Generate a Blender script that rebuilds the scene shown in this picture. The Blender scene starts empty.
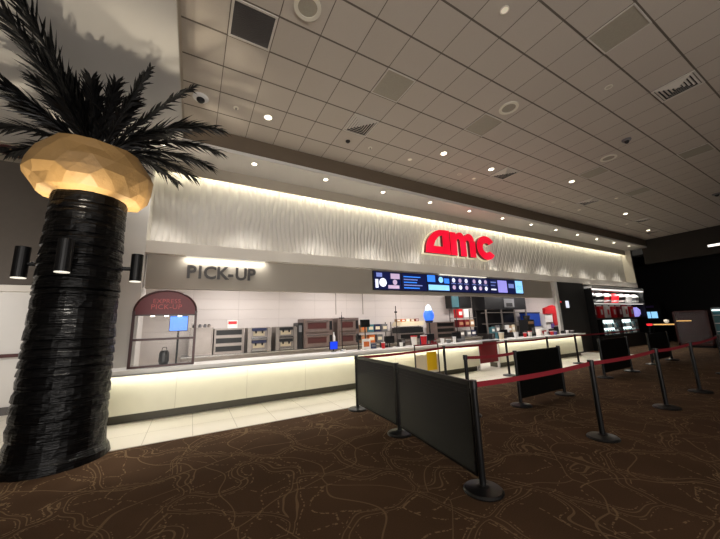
import bpy, math, random
from mathutils import Vector, Matrix
random.seed(7)
sc = bpy.context.scene
C = sc.collection
PI = math.pi

# ------------------------------------------------------------------ materials
def lin(c):
    return tuple(((v/255.0)/12.92 if v/255.0 <= .04045 else ((v/255.0+.055)/1.055)**2.4) for v in c) + (1.0,)
M = {}
def mat(name, col, rough=.6, metal=0, emit=None, es=0, spec=.5, noise=0, nscale=8, bump=0, bscale=40, alpha=1, trans=0, stretch=(1, 1, 1), coat=0):
    m = bpy.data.materials.new(name); m.use_nodes = True; M[name] = m
    nt = m.node_tree; b = nt.nodes['Principled BSDF']
    b.inputs['Base Color'].default_value = lin(col)
    b.inputs['Roughness'].default_value = rough
    b.inputs['Metallic'].default_value = metal
    b.inputs['Specular IOR Level'].default_value = spec
    b.inputs['Coat Weight'].default_value = coat
    b.inputs['Alpha'].default_value = alpha
    b.inputs['Transmission Weight'].default_value = trans
    if emit:
        b.inputs['Emission Color'].default_value = lin(emit); b.inputs['Emission Strength'].default_value = es
    if noise or bump:
        tc = nt.nodes.new('ShaderNodeTexCoord'); mp = nt.nodes.new('ShaderNodeMapping')
        mp.inputs['Scale'].default_value = stretch
        nt.links.new(tc.outputs['Object'], mp.inputs['Vector'])
    if noise:
        n = nt.nodes.new('ShaderNodeTexNoise'); n.inputs['Scale'].default_value = nscale; n.inputs['Detail'].default_value = 4
        nt.links.new(mp.outputs[0], n.inputs['Vector'])
        mx = nt.nodes.new('ShaderNodeMix'); mx.data_type = 'RGBA'
        c = lin(col); mx.inputs[6].default_value = tuple(max(0, v*(1-noise)) for v in c[:3])+(1,)
        mx.inputs[7].default_value = tuple(min(1, v*(1+noise)) for v in c[:3])+(1,)
        nt.links.new(n.outputs['Fac'], mx.inputs[0]); nt.links.new(mx.outputs[2], b.inputs['Base Color'])
    if bump:
        n = nt.nodes.new('ShaderNodeTexNoise'); n.inputs['Scale'].default_value = bscale; n.inputs['Detail'].default_value = 3
        nt.links.new(mp.outputs[0], n.inputs['Vector'])
        bp = nt.nodes.new('ShaderNodeBump'); bp.inputs['Strength'].default_value = bump; bp.inputs['Distance'].default_value = .02
        nt.links.new(n.outputs['Fac'], bp.inputs['Height']); nt.links.new(bp.outputs[0], b.inputs['Normal'])
    return m

mat('drywall', (206, 202, 196), .8, noise=.04, nscale=2)
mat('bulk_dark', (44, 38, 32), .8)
mat('drywall_warm', (176, 166, 150), .8, noise=.05, nscale=2)
mat('bulkhead_brown', (98, 84, 68), .7, noise=.06, nscale=3)
mat('wave_panel', (214, 210, 204), .45)
mat('ledge_white', (206, 199, 188), .6)
mat('band_taupe', (160, 152, 140), .7, noise=.04, nscale=2)
mat('dark_taupe', (84, 76, 68), .8, noise=.08)
mat('kitchen_floor', (120, 112, 104), .5)
mat('counter_front', (226, 222, 202), .35, noise=.05, nscale=3, stretch=(.3, 1, 6))
mat('counter_top', (232, 230, 226), .25)
mat('kick_olive', (74, 70, 54), .5)
mat('trunk_black', (5, 5, 6), .3, spec=.2, bump=1.0, bscale=9, stretch=(.6, .6, 5), noise=.4, nscale=6)
mat('frond_black', (11, 11, 12), .45, spec=.4)
mat('ruff_gold', (158, 124, 76), .6, noise=.18, nscale=5, bump=.4, bscale=14)
mat('black_metal', (12, 12, 13), .45, spec=.35)
mat('black_slat', (7, 8, 7), .45, spec=.22)
mat('post_black', (14, 14, 15), .35, spec=.4)
mat('belt_red', (128, 18, 32), .75)
mat('belt_dark', (96, 20, 28), .7)
mat('steel', (150, 142, 136), .38, metal=.75, noise=.15, nscale=6)
mat('steel_warm', (128, 112, 106), .42, metal=.6, noise=.25, nscale=7)
mat('steel_dark', (70, 66, 64), .4, metal=.7)
mat('chrome', (190, 190, 192), .18, metal=1)
mat('black_plastic', (18, 18, 20), .4)
mat('grey_plastic', (110, 110, 112), .5)
mat('white_plastic', (228, 226, 224), .4)
mat('cream', (222, 208, 178), .6)
mat('paper_white', (236, 232, 226), .7)
mat('red_gloss', (196, 24, 34), .35)
mat('maroon', (112, 12, 22), .45)
mat('maroon_dark', (56, 12, 16), .6)
mat('maroon_frame', (70, 34, 32), .4)
mat('blue_gloss', (24, 70, 176), .4)
mat('yellow', (236, 190, 20), .5)
mat('orange', (210, 110, 50), .5)
mat('tan', (170, 132, 96), .6)
mat('navy', (26, 34, 70), .5)
mat('teal', (60, 110, 120), .5)
mat('purple', (96, 70, 140), .5)
mat('letter_grey', (46, 42, 40), .4, metal=.3)
mat('letter_red_side', (120, 10, 20), .4)
mat('letter_red', (225, 10, 44), .4, emit=(235, 12, 48), es=.62)
mat('letter_halo', (235, 228, 200), .5, emit=(240, 232, 200), es=.35)
mat('arch_text', (214, 96, 96), .5)
mat('glass', (235, 240, 242), .05, alpha=.04, spec=.12)
mat('grille_dark', (86, 82, 80), .6)
mat('grille_tan', (164, 156, 140), .6, noise=.12, nscale=30)
mat('vent_white', (205, 198, 188), .6)
mat('vent_black', (16, 16, 17), .6)
mat('fixture_white', (226, 220, 204), .5)
mat('dark_wood', (40, 38, 36), .5, noise=.2, nscale=3, stretch=(.4, 1, 12))
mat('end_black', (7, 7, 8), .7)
mat('lamp_warm', (255, 240, 215), .5, emit=(255, 244, 224), es=6)
mat('lamp_dim', (230, 220, 200), .5, emit=(255, 240, 215), es=.3)
mat('lamp_off', (200, 192, 176), .5)
mat('sconce_lens', (240, 236, 226), .4, emit=(240, 232, 214), es=.8)
mat('led', (250, 246, 225), .5, emit=(255, 250, 228), es=1.0)
mat('led_soft', (250, 246, 225), .5, emit=(255, 250, 228), es=.5)
mat('led_cool', (235, 250, 250), .5, emit=(225, 248, 246), es=1.5)
mat('led_white', (250, 246, 240), .5, emit=(250, 244, 236), es=1.2)
mat('screen_blue', (40, 110, 220), .3, emit=(60, 130, 235), es=.9)
mat('screen_deep', (20, 50, 200), .3, emit=(20, 60, 215), es=.7)
mat('screen_sky', (120, 180, 230), .3, emit=(140, 200, 240), es=.9)
mat('screen_white', (230, 230, 240), .3, emit=(215, 220, 235), es=.8)
mat('screen_lilac', (150, 140, 220), .3, emit=(150, 145, 225), es=.75)
mat('screen_navy', (14, 18, 50), .3, emit=(18, 24, 66), es=.7)
mat('screen_text', (120, 130, 190), .3, emit=(120, 135, 200), es=.65)
mat('screen_food', (190, 160, 180), .3, emit=(190, 170, 200), es=.65)
mat('globe_blue', (60, 110, 230), .3, emit=(50, 110, 240), es=.8)
mat('globe_white', (225, 235, 255), .3, emit=(225, 240, 255), es=1.0)
mat('glow_red', (230, 30, 40), .4, emit=(235, 40, 50), es=.8)
mat('glow_amber', (230, 170, 90), .4, emit=(230, 180, 110), es=.7)

def nodes_of(m):
    nt = m.node_tree; return nt, nt.nodes, nt.links, nt.nodes['Principled BSDF']
def math_node(nt, op, a, b=None, v=None):
    n = nt.nodes.new('ShaderNodeMath'); n.operation = op
    if hasattr(a, 'links'): nt.links.new(a, n.inputs[0])
    else: n.inputs[0].default_value = a
    if b is not None:
        if hasattr(b, 'links'): nt.links.new(b, n.inputs[1])
        else: n.inputs[1].default_value = b
    return n.outputs[0]
def grid_mask(nt, coord, origin, step, half):
    # 1 on the line
    a = math_node(nt, 'SUBTRACT', coord, origin); a = math_node(nt, 'DIVIDE', a, step)
    a = math_node(nt, 'FRACT', a); a = math_node(nt, 'SUBTRACT', a, .5); a = math_node(nt, 'ABSOLUTE', a)
    return math_node(nt, 'GREATER_THAN', a, .5-half/step)
def tiled(name, base, line, ox, oy, sx, sy, hx, hy, axes=('X', 'Y'), rough=.7, noise=.05, nscale=2, tilevar=0.06):
    m = mat(name, base, rough); nt, N, L, b = nodes_of(m)
    tc = N.new('ShaderNodeTexCoord'); sp = N.new('ShaderNodeSeparateXYZ'); L.new(tc.outputs['Object'], sp.inputs[0])
    A, B = sp.outputs[axes[0]], sp.outputs[axes[1]]
    k = math_node(nt, 'MAXIMUM', grid_mask(nt, A, ox, sx, hx), grid_mask(nt, B, oy, sy, hy))
    fa = math_node(nt, 'FLOOR', math_node(nt, 'DIVIDE', math_node(nt, 'SUBTRACT', A, ox), sx))
    fb = math_node(nt, 'FLOOR', math_node(nt, 'DIVIDE', math_node(nt, 'SUBTRACT', B, oy), sy))
    cb = N.new('ShaderNodeCombineXYZ'); L.new(fa, cb.inputs[0]); L.new(fb, cb.inputs[1])
    wn = N.new('ShaderNodeTexWhiteNoise'); L.new(cb.outputs[0], wn.inputs['Vector'])
    n = N.new('ShaderNodeTexNoise'); n.inputs['Scale'].default_value = nscale; n.inputs['Detail'].default_value = 6
    L.new(tc.outputs['Object'], n.inputs['Vector'])
    s = math_node(nt, 'ADD', math_node(nt, 'MULTIPLY', wn.outputs['Value'], tilevar), math_node(nt, 'MULTIPLY', n.outputs['Fac'], noise))
    s = math_node(nt, 'ADD', s, 1-(tilevar+noise)/2)
    hs = N.new('ShaderNodeHueSaturation'); hs.inputs['Color'].default_value = lin(base); L.new(s, hs.inputs['Value'])
    mx = N.new('ShaderNodeMix'); mx.data_type = 'RGBA'; L.new(k, mx.inputs[0]); L.new(hs.outputs[0], mx.inputs[6]); mx.inputs[7].default_value = lin(line)
    L.new(mx.outputs[2], b.inputs['Base Color'])
    bp = N.new('ShaderNodeBump'); bp.inputs['Distance'].default_value = .01; bp.inputs['Strength'].default_value = .6; bp.invert = True
    L.new(k, bp.inputs['Height']); L.new(bp.outputs[0], b.inputs['Normal'])
    return m
TX, TY, T = .202, 4.106, .61
CZ = 5.756
tiled('ceiling_tile', (192, 182, 170), (104, 94, 84), TX, TY, T, T, .006, .014, noise=.10, nscale=60, tilevar=.05)
tiled('floor_tile', (228, 222, 208), (176, 168, 152), -.5, 5.33, .61, .61, .004, .004, rough=.3, noise=.06, tilevar=.04)
tiled('kitchen_tile', (208, 200, 195), (190, 182, 177), 0, 0, 1.22, .3, .006, .003, axes=('X', 'Z'), rough=.35, noise=.04, tilevar=.03)
tiled('counter_panel', (226, 222, 200), (196, 190, 168), .35, 0, 1.22, 3, .004, .002, axes=('X', 'Z'), rough=.35, noise=.10, nscale=5, tilevar=.03)

# carpet : brown pile with swirling dotted lines
m = mat('carpet', (64, 42, 28), .95, spec=.1); nt, N, L, b = nodes_of(m)
tc = N.new('ShaderNodeTexCoord')
vo = N.new('ShaderNodeTexVoronoi'); vo.inputs['Scale'].default_value = 36; L.new(tc.outputs['Object'], vo.inputs['Vector'])
dots = math_node(nt, 'LESS_THAN', vo.outputs['Distance'], .5)
def net(scale, off, amp, nsc):
    mp = N.new('ShaderNodeMapping'); mp.inputs['Location'].default_value = off; L.new(tc.outputs['Object'], mp.inputs[0])
    nn = N.new('ShaderNodeTexNoise'); nn.inputs['Scale'].default_value = nsc; nn.inputs['Detail'].default_value = 1; L.new(mp.outputs[0], nn.inputs['Vector'])
    vm = N.new('ShaderNodeVectorMath'); vm.operation = 'SCALE'; vm.inputs['Scale'].default_value = amp; L.new(nn.outputs['Color'], vm.inputs[0])
    va = N.new('ShaderNodeVectorMath'); va.operation = 'ADD'; L.new(mp.outputs[0], va.inputs[0]); L.new(vm.outputs[0], va.inputs[1])
    v = N.new('ShaderNodeTexVoronoi'); v.voronoi_dimensions = '2D'; v.feature = 'DISTANCE_TO_EDGE'; v.inputs['Scale'].default_value = scale; L.new(va.outputs[0], v.inputs['Vector'])
    return v.outputs['Distance']
def band(d, a, w): return math_node(nt, 'LESS_THAN', math_node(nt, 'ABSOLUTE', math_node(nt, 'SUBTRACT', d, a)), w)
dA = net(1.3, (0, 0, 0), 1.0, 1.4); dB = net(1.7, (7, 3, 0), 1.1, 1.2)
dC = net(1.0, (21, 13, 0), 1.6, .8)
sol = math_node(nt, 'MAXIMUM', band(dA, .04, .008), band(dC, .0, .007))
dot = math_node(nt, 'MULTIPLY', math_node(nt, 'MAXIMUM', band(dB, .0, .014), band(dA, .085, .007)), dots)
tot = math_node(nt, 'MAXIMUM', math_node(nt, 'MULTIPLY', sol, .5), math_node(nt, 'MULTIPLY', dot, .7))
n = N.new('ShaderNodeTexNoise'); n.inputs['Scale'].default_value = 90; L.new(tc.outputs['Object'], n.inputs['Vector'])
n2 = N.new('ShaderNodeTexNoise'); n2.inputs['Scale'].default_value = 1.1; n2.inputs['Detail'].default_value = 3; L.new(tc.outputs['Object'], n2.inputs['Vector'])
v = math_node(nt, 'ADD', math_node(nt, 'MULTIPLY', n.outputs['Fac'], .5), math_node(nt, 'MULTIPLY', n2.outputs['Fac'], .7))
v = math_node(nt, 'ADD', v, .4)
hs = N.new('ShaderNodeHueSaturation'); hs.inputs['Color'].default_value = lin((74, 55, 39)); L.new(v, hs.inputs['Value'])
mx = N.new('ShaderNodeMix'); mx.data_type = 'RGBA'; L.new(tot, mx.inputs[0]); L.new(hs.outputs[0], mx.inputs[6]); mx.inputs[7].default_value = lin((134, 112, 84))
L.new(mx.outputs[2], b.inputs['Base Color'])

# ------------------------------------------------------------------ mesh builder
class MB:
    def __init__(s): s.v = []; s.f = []; s.smooth = False
    def add(s, vs, fs):
        o = len(s.v); s.v += [tuple(p) for p in vs]; s.f += [tuple(i+o for i in f) for f in fs]; return s
    def box(s, x0, x1, y0, y1, z0, z1):
        return s.add([(x0, y0, z0), (x1, y0, z0), (x1, y1, z0), (x0, y1, z0), (x0, y0, z1), (x1, y0, z1), (x1, y1, z1), (x0, y1, z1)],
                     [(0, 3, 2, 1), (4, 5, 6, 7), (0, 1, 5, 4), (1, 2, 6, 5), (2, 3, 7, 6), (3, 0, 4, 7)])
    def cyl(s, p0, p1, r0, r1=None, n=20, caps=True):
        r1 = r0 if r1 is None else r1
        p0 = Vector(p0); p1 = Vector(p1); d = (p1-p0).normalized()
        a = d.orthogonal().normalized(); b = d.cross(a)
        vs = []
        for p, r in ((p0, r0), (p1, r1)):
            for i in range(n):
                t = 2*PI*i/n; vs.append(p+a*math.cos(t)*r+b*math.sin(t)*r)
        fs = [(i, (i+1) % n, n+(i+1) % n, n+i) for i in range(n)]
        if caps: fs += [tuple(reversed(range(n))), tuple(range(n, 2*n))]
        return s.add(vs, fs)
    def lathe(s, prof, n=32, c=(0, 0), jit=0, cap=True):
        vs = []; fs = []
        for k, (r, z) in enumerate(prof):
            for i in range(n):
                t = 2*PI*i/n; rr = r*(1+(random.uniform(-jit, jit) if jit else 0))
                vs.append((c[0]+math.cos(t)*rr, c[1]+math.sin(t)*rr, z))
        for k in range(len(prof)-1):
            for i in range(n):
                j = (i+1) % n; fs.append((k*n+i, k*n+j, (k+1)*n+j, (k+1)*n+i))
        if cap:
            fs.append(tuple(reversed(range(n)))); fs.append(tuple(range((len(prof)-1)*n, len(prof)*n)))
        return s.add(vs, fs)
    def tube(s, pts, r, n=8):
        for a, b in zip(pts[:-1], pts[1:]): s.cyl(a, b, r, r, n)
        return s
    def prism(s, pts, y0, y1):  # outline in XZ, convex or simple; extruded along Y
        n = len(pts)
        vs = [(x, y0, z) for x, z in pts]+[(x, y1, z) for x, z in pts]
        fs = [tuple(range(n)), tuple(reversed(range(n, 2*n)))]+[(i, n+i, n+(i+1) % n, (i+1) % n) for i in range(n)]
        return s.add(vs, fs)
    def ring(s, c, r0, r1, z0, z1, n=32):
        vs = []
        for r, z in ((r0, z0), (r1, z0), (r1, z1), (r0, z1)):
            for i in range(n):
                t = 2*PI*i/n; vs.append((c[0]+r*math.cos(t), c[1]+r*math.sin(t), z))
        fs = []
        for k in range(4):
            for i in range(n):
                fs.append((k*n+i, ((k+1) % 4)*n+i, ((k+1) % 4)*n+(i+1) % n, k*n+(i+1) % n))
        return s.add(vs, fs)

def link(name, me, m, parent=None, bevel=0, smooth=False, loc=None):
    me.materials.append(M[m] if isinstance(m, str) else m)
    o = bpy.data.objects.new(name, me); C.objects.link(o)
    if parent: o.parent = parent
    if loc: o.location = loc
    if smooth:
        for p in me.polygons: p.use_smooth = True
    if bevel:
        bm = o.modifiers.new('bevel', 'BEVEL'); bm.width = bevel; bm.segments = 2; bm.limit_method = 'ANGLE'
    return o
def part(name, mb, m, parent=None, bevel=0, smooth=False, loc=None):
    me = bpy.data.meshes.new(name); me.from_pydata(mb.v, [], mb.f)
    import bmesh
    b = bmesh.new(); b.from_mesh(me); bmesh.ops.recalc_face_normals(b, faces=b.faces); b.to_mesh(me); b.free()
    return link(name, me, m, parent, bevel, smooth, loc)
def B(*a): return MB().box(*a)
def tag(o, label=None, cat=None, group=None, kind=None):
    if label: o['label'] = label
    if cat: o['category'] = cat
    if group: o['group'] = group
    if kind: o['kind'] = kind
    return o
def thing(name, label, cat, loc=(0, 0, 0), rz=0, group=None):
    o = bpy.data.objects.new(name, None); C.objects.link(o); o.empty_display_size = .1
    o.location = loc; o.rotation_euler = (0, 0, rz)
    return tag(o, label, cat, group)
def struct(name, mb, m, bevel=0):
    o = part(name, mb, m, None, bevel); o['kind'] = 'structure'; return o
def dup(o, loc, rz=0, label=None, group=None):
    def cp(s, par):
        c = s.copy(); C.objects.link(c)
        if par: c.parent = par
        for ch in list(s.children): cp(ch, c)
        return c
    r = cp(o, None); r.location = loc; r.rotation_euler = (0, 0, rz)
    if label: r['label'] = label
    if group: r['group'] = group
    return r
def text_mesh(txt, size, extrude, align='CENTER', spacing=1.0, offset=0):
    cu = bpy.data.curves.new('text_curve', 'FONT'); cu.body = txt; cu.size = size; cu.extrude = extrude
    cu.align_x = align; cu.space_character = spacing; cu.offset = offset; cu.resolution_u = 3
    o = bpy.data.objects.new('text_tmp', cu); C.objects.link(o)
    dg = bpy.context.evaluated_depsgraph_get(); dg.update()
    me = bpy.data.meshes.new_from_object(o.evaluated_get(dg)); bpy.data.objects.remove(o)
    me.transform(Matrix.Rotation(PI/2, 4, 'X'))
    return me
def poly_mesh(loops, extrude, offset=0):
    cu = bpy.data.curves.new('outline', 'CURVE'); cu.dimensions = '2D'; cu.fill_mode = 'BOTH'; cu.extrude = extrude; cu.offset = offset
    for lp in loops:
        s = cu.splines.new('POLY'); s.points.add(len(lp)-1); s.use_cyclic_u = True
        for p, (x, y) in zip(s.points, lp): p.co = (x, y, 0, 1)
    o = bpy.data.objects.new('outline_tmp', cu); C.objects.link(o)
    dg = bpy.context.evaluated_depsgraph_get(); dg.update()
    me = bpy.data.meshes.new_from_object(o.evaluated_get(dg)); bpy.data.objects.remove(o)
    me.transform(Matrix.Rotation(PI/2, 4, 'X'))
    return me

# ------------------------------------------------------------------ the setting
FY = 6.53          # fascia plane
SZ = 5.30          # soffit height
XL, XR = -.38, 22.45
struct('floor', B(-9, 30, -9, 5.33, -.1, 0), 'carpet')
struct('floor', B(-9, 15.4, 5.33, 12, -.1, 0), 'floor_tile')
struct('floor', B(15.4, 30, 5.33, 12, -.1, 0), 'carpet')
struct('trim_1', B(-9, 15.4, 5.32, 5.345, -.05, .004), 'vent_white')
struct('ceiling', B(XL, XR, -9, FY, CZ, CZ+.1), 'ceiling_tile')
struct('trim_2', B(XL, XR, FY, FY+.12, SZ+.08, CZ), 'bulkhead_brown')          # fascia face
struct('trim_3', B(XL-.12, XL, -9, FY+.12, SZ+.08, CZ), 'drywall_warm')        # left drop
struct('ceiling_soffit', B(-9, XL-.002, -9, 8.0, SZ, SZ+.08), 'drywall')
struct('ceiling_soffit', B(XL, XR, FY, 8.0, SZ, SZ+.08), 'drywall')
struct('trim_4', B(-.90, 22.0, 7.40, 7.45, 5.03, SZ), 'drywall_warm')           # valance
# wave panel wall
x0, x1, z0, z1 = -.93, 22.2, 3.32, 5.28
nx, nz = 2900, 30
mb = MB(); vs = []; fs = []
ph = [random.uniform(0, 6.28) for _ in range(12)]
def wv(x, z):
    a = 1.3*math.sin(2.9*z+ph[0]+2.1*math.sin(1.7*x))+.8*math.sin(5.1*z+5.3*x+ph[1])
    w = abs(math.sin(PI*x/.115+a*.6))**.8
    k = .5+.5*math.sin(2*PI*z/.62+2.2*math.floor((x/.115)+a*.6/PI)*1.7+ph[3])
    return -.036*w*(.35+.65*k)
for j in range(nz+1):
    for i in range(nx+1):
        x = x0+(x1-x0)*i/nx; z = z0+(z1-z0)*j/nz
        vs.append((x, 7.63+wv(x, z), z))
for j in range(nz):
    for i in range(nx):
        a = j*(nx+1)+i; fs.append((a, a+1, a+nx+2, a+nx+1))
o0 = len(vs)
vs += [(x0, 7.75, z0), (x1, 7.75, z0), (x1, 7.75, z1), (x0, 7.75, z1)]; fs.append((o0, o0+3, o0+2, o0+1))
mb.add(vs, fs); me = bpy.data.meshes.new('wall_wave_panel'); me.from_pydata(mb.v, [], mb.f)
o = link('wall_wave_panel', me, 'wave_panel', smooth=True); o['kind'] = 'structure'
struct('trim_5', B(-.90, 22.08, 7.15, 7.76, 3.08, 3.34), 'ledge_white', .006)    # ledge
struct('trim_6', B(-.87, 13.6, 7.3, 7.45, 2.38, 3.08), 'band_taupe')            # band behind the menu screens
struct('wall_column', B(-1.6, -.90, 7.14, 7.8, 0, SZ), 'drywall', .01)
struct('trim_9', B(22.0, 22.08, 7.16, 7.6, 3.34, 5.28), 'ledge_white')
struct('wall_column', B(22.08, 22.4, 7.2, 7.8, 0, SZ), 'end_black', .01)
struct('wall_pilaster', B(13.6, 13.8, 7.15, 7.25, 0, 3.08), 'drywall', .005)
struct('wall_back_dark', B(15.75, 21.9, 7.62, 7.75, 0, 3.08), 'dark_wood')
struct('wall_dark_panel', B(13.8, 16.0, 7.15, 7.25, 0, 3.08), 'dark_wood')
# kitchen shell
struct('wall_kitchen', B(-1.6, 19, 9.8, 9.9, 0, 3.1), 'kitchen_tile')
struct('ceiling_kitchen', B(-1.6, 19, 7.5, 9.9, 3.08, 3.16), 'drywall')
struct('wall_kitchen_left', B(-1.7, -1.6, 7.8, 9.9, 0, 3.1), 'kitchen_tile')
struct('wall_kitchen_right', B(18.9, 19, 7.76, 9.8, 0, 3.1), 'kitchen_tile')
# left side beyond the column
struct('ceiling_soffit_left', B(-9, -1.6, 8.0, 8.9, SZ-.03, SZ+.08), 'drywall_warm')
struct('wall_left_upper', B(-9, -1.7, 8.9, 9.0, 2.55, SZ), 'dark_taupe')
struct('wall_left_lower', B(-9, -1.7, 8.92, 9.0, 0, 2.42), 'drywall')
struct('trim_7', B(-9, -1.7, 8.75, 9.0, 2.42, 2.55), 'ledge_white')
struct('trim_8', B(-9, -1.7, 8.86, 8.92, 1.1, 1.17), 'maroon_frame')
struct('baseboard_left', B(-9, -1.7, 8.89, 8.92, 0, .15), 'grille_dark')
# right end
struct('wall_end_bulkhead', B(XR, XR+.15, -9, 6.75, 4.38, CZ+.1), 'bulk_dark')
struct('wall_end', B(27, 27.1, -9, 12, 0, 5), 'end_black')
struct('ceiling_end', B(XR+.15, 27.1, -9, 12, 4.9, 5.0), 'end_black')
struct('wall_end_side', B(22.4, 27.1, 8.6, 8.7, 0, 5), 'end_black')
struct('wall_left', B(-9.1, -9, -9, 9, 0, CZ), 'dark_taupe')

# ------------------------------------------------------------------ service counter
def counter(xa, xb, label, nm='service_counter', dp=.45):
    c = thing(nm, label, 'counter', ((xa+xb)/2, 6.9, 0)); h = (xb-xa)/2
    part('base', B(-h, h, -.13, dp-.05, 0, .15), 'kick_olive', c)
    part('front_panel', B(-h, h, -.24, dp-.05, .15, .8), 'counter_panel', c)
    part('countertop', B(-h, h, -.42, dp, .80, .885), 'counter_top', c, .006)
    part('lip', B(-h, h, -.42, -.40, .79, .82), 'counter_top', c)
    part('light_strip', B(-h+.02, h-.02, -.36, -.34, .805, .82), 'led', c)
    return c
counter(-1.6, 7.86, dp=.23, label='long cream service counter with glowing front, left of the maroon gate')
counter(8.86, 14.05, dp=.23, label='cream service counter with glowing front, right of the maroon gate')
g = thing('counter_gate', 'maroon flap gate filling the gap between the cream counters', 'gate', (8.36, 6.72, 0))
part('panel', B(-.44, .44, -.02, .02, .2, .84), 'maroon', g, .004)
part('flap_top', B(-.5, .5, -.1, .4, .845, .885), 'grey_plastic', g, .004)
for s in (-1, 1): part('post', B(s*.47-.03, s*.47+.03, -.03, .03, 0, .845), 'white_plastic', g)

# ------------------------------------------------------------------ express pick-up kiosk
k = thing('pick_up_kiosk', 'arched maroon pick-up cabinet with glass front on the counter beside the column', 'kiosk', (-.43, 6.75, .885))
hw = .49
arc = [(hw*math.cos(t), 1.0+.38*math.sin(t)) for t in [PI*i/24 for i in range(25)]]
part('header', MB().prism([(-hw, .93)]+[(hw, .93)]+arc[0:-1]+[(-hw, 1.0)], -.04, .30), 'maroon', k, .004)
mbf = MB()
for s in (-1, 1): mbf.box(s*hw-.022, s*hw+.022, -.05, .0, 0, 1.0)
mbf.box(-hw, hw, -.05, 0, 0, .035); mbf.box(-hw, hw, -.055, 0, .47, .51)
for i in range(24):
    a = arc[i]; b = arc[i+1]; mbf.tube([(a[0], -.05, a[1]), (b[0], -.05, b[1])], .018, 6)
mbf.box(-hw, hw, -.05, 0, .915, .94)
part('frame', mbf, 'maroon_frame', k)
part('glass_pane', B(-hw+.02, hw-.02, -.03, -.024, .035, .47), 'glass', k)
part('glass_pane', B(-hw+.02, hw-.02, -.03, -.024, .51, .915), 'glass', k)
for s in (-1, 1): part('side_panel', B(s*hw-.012, s*hw+.012, 0, .3, 0, .95), 'glass', k)
part('shelf', B(-hw+.02, hw-.02, 0, .3, .48, .5), 'steel', k)
part('base', B(-hw, hw, -.02, .3, 0, .03), 'chrome', k)
o = link('lettering', text_mesh('EXPRESS', .115, .004, spacing=1.05), 'arch_text', k, loc=(0, -.047, 1.145))
o['label'] = 'EXPRESS in pale red letters'
o = link('lettering', text_mesh('PICK-UP', .13, .004, spacing=1.05), 'arch_text', k, loc=(0, -.047, 1.035))
o['label'] = 'PICK-UP in pale red letters'
for i, x in enumerate((-.22, 0, .22)):
    part('spotlight', MB().cyl((x, .1, .93), (x, .1, .905), .03, .035, 14), 'lamp_warm', k)
def monitor(name, label, loc, w, h, scr, rz=0, stand=.12, cat='screen', body='black_plastic', group=None):
    t = thing(name, label, cat, loc, rz, group)
    part('base', MB().cyl((0, 0, 0), (0, 0, .015), w*.32, w*.3, 18), body, t)
    part('stand', MB().cyl((0, .01, .015), (0, .01, stand+h*.3), .018, .018, 10), body, t)
    part('casing', B(-w/2, w/2, -.015, .03, stand, stand+h), body, t, .006)
    part('display', B(-w/2+.012, w/2-.012, -.02, -.012, stand+.012, stand+h-.012), scr, t)
    return t
monitor('monitor', 'bright blue monitor seen through the upper glass of the pick-up cabinet', (-.22, 6.95, .885), .32, .3, 'screen_blue', 0, .62)
t = thing('order_bag', 'dark takeaway bag inside the lower glass of the pick-up cabinet', 'bag', (-.42, 6.9, .915))
part('body', MB().lathe([(.07, 0), (.085, .05), (.08, .2), (.06, .24)], 14), 'black_plastic', t)
part('handle', MB().tube([(-.04, 0, .24), (-.03, 0, .3), (.03, 0, .3), (.04, 0, .24)], .006), 'steel_dark', t)

# ------------------------------------------------------------------ signs
s = thing('pick_up_sign', 'dark grey PICK-UP letters mounted on the taupe band over the counter', 'sign', (.57, 7.28, 2.62))
s.scale = (1.06, 1, 1.1)
xx = -.70
for ch, w in (('P', .205), ('I', .10), ('C', .245), ('K', .225), ('-', .14), ('U', .245), ('P', .2)):
    me = text_mesh(ch, .355, .018, 'LEFT', offset=.008)
    part_o = link('letter', me, 'letter_grey', s, loc=(xx, 0, 0)); xx += w
s = thing('wall_sign', 'glowing red amc logo letters mounted on the wavy white panel', 'sign', (6.6, 7.36, 3.80))
def arcp(cx, cy, rx, ry, a0, a1, n=14): return [(cx+rx*math.cos(math.radians(a0+(a1-a0)*i/n)), cy+ry*math.sin(math.radians(a0+(a1-a0)*i/n))) for i in range(n+1)]
A_out = [(0, 0)] + arcp(.86, .0, .86, .86, 176, 96, 14) + [(.82, .87), (1.12, .88), (1.12, .0), (.78, 0), (.78, .13)][0:3] + [(1.12, 0)]
A_out = [(0, 0)] + arcp(.86, .02, .84, .84, 172, 100, 12) + [(1.12, .87), (1.12, 0)]
A_hole = [(.36, .25), (.79, .25), (.79, .66), (.62, .60), (.46, .44)]
m_out = [(1.16, 0), (1.16, .84), (1.44, .84), (1.44, .76)] + arcp(1.66, .64, .22, .23, 110, 30, 6) + arcp(2.12, .62, .25, .25, 140, 0, 10) + [(2.42, .62), (2.42, 0), (2.12, 0), (2.12, .54)] + arcp(2.02, .54, .09, .08, 0, 180, 5) + [(1.93, 0), (1.64, 0), (1.64, .54)] + arcp(1.55, .54, .08, .08, 0, 180, 5) + [(1.46, 0)]
c_out = arcp(3.03, .43, .52, .46, 35, 325, 26) + [(3.2, .3)] + arcp(3.04, .43, .22, .19, 310, 50, 14) + [(3.2, .56)]
for nm, loops in (('letter', [A_out, A_hole]), ('letter', [m_out]), ('letter', [c_out])):
    l = link(nm, poly_mesh(loops, .055), 'letter_red_side', s, loc=(0, .0, 0))
    link('face', poly_mesh(loops, .004), 'letter_red', l, loc=(0, -.06, 0))
    link('backing', poly_mesh(loops, .01, .045), 'letter_halo', l, loc=(0, .09, 0))  # larger glowing cream plate stands in for the halo light round the letters
for x in (.4, 1.3, 2.25, 3.1):
    part('standoff', MB().cyl((x, .05, .12), (x, .27, .12), .015, .015, 8), 'steel_dark', s)

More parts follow.
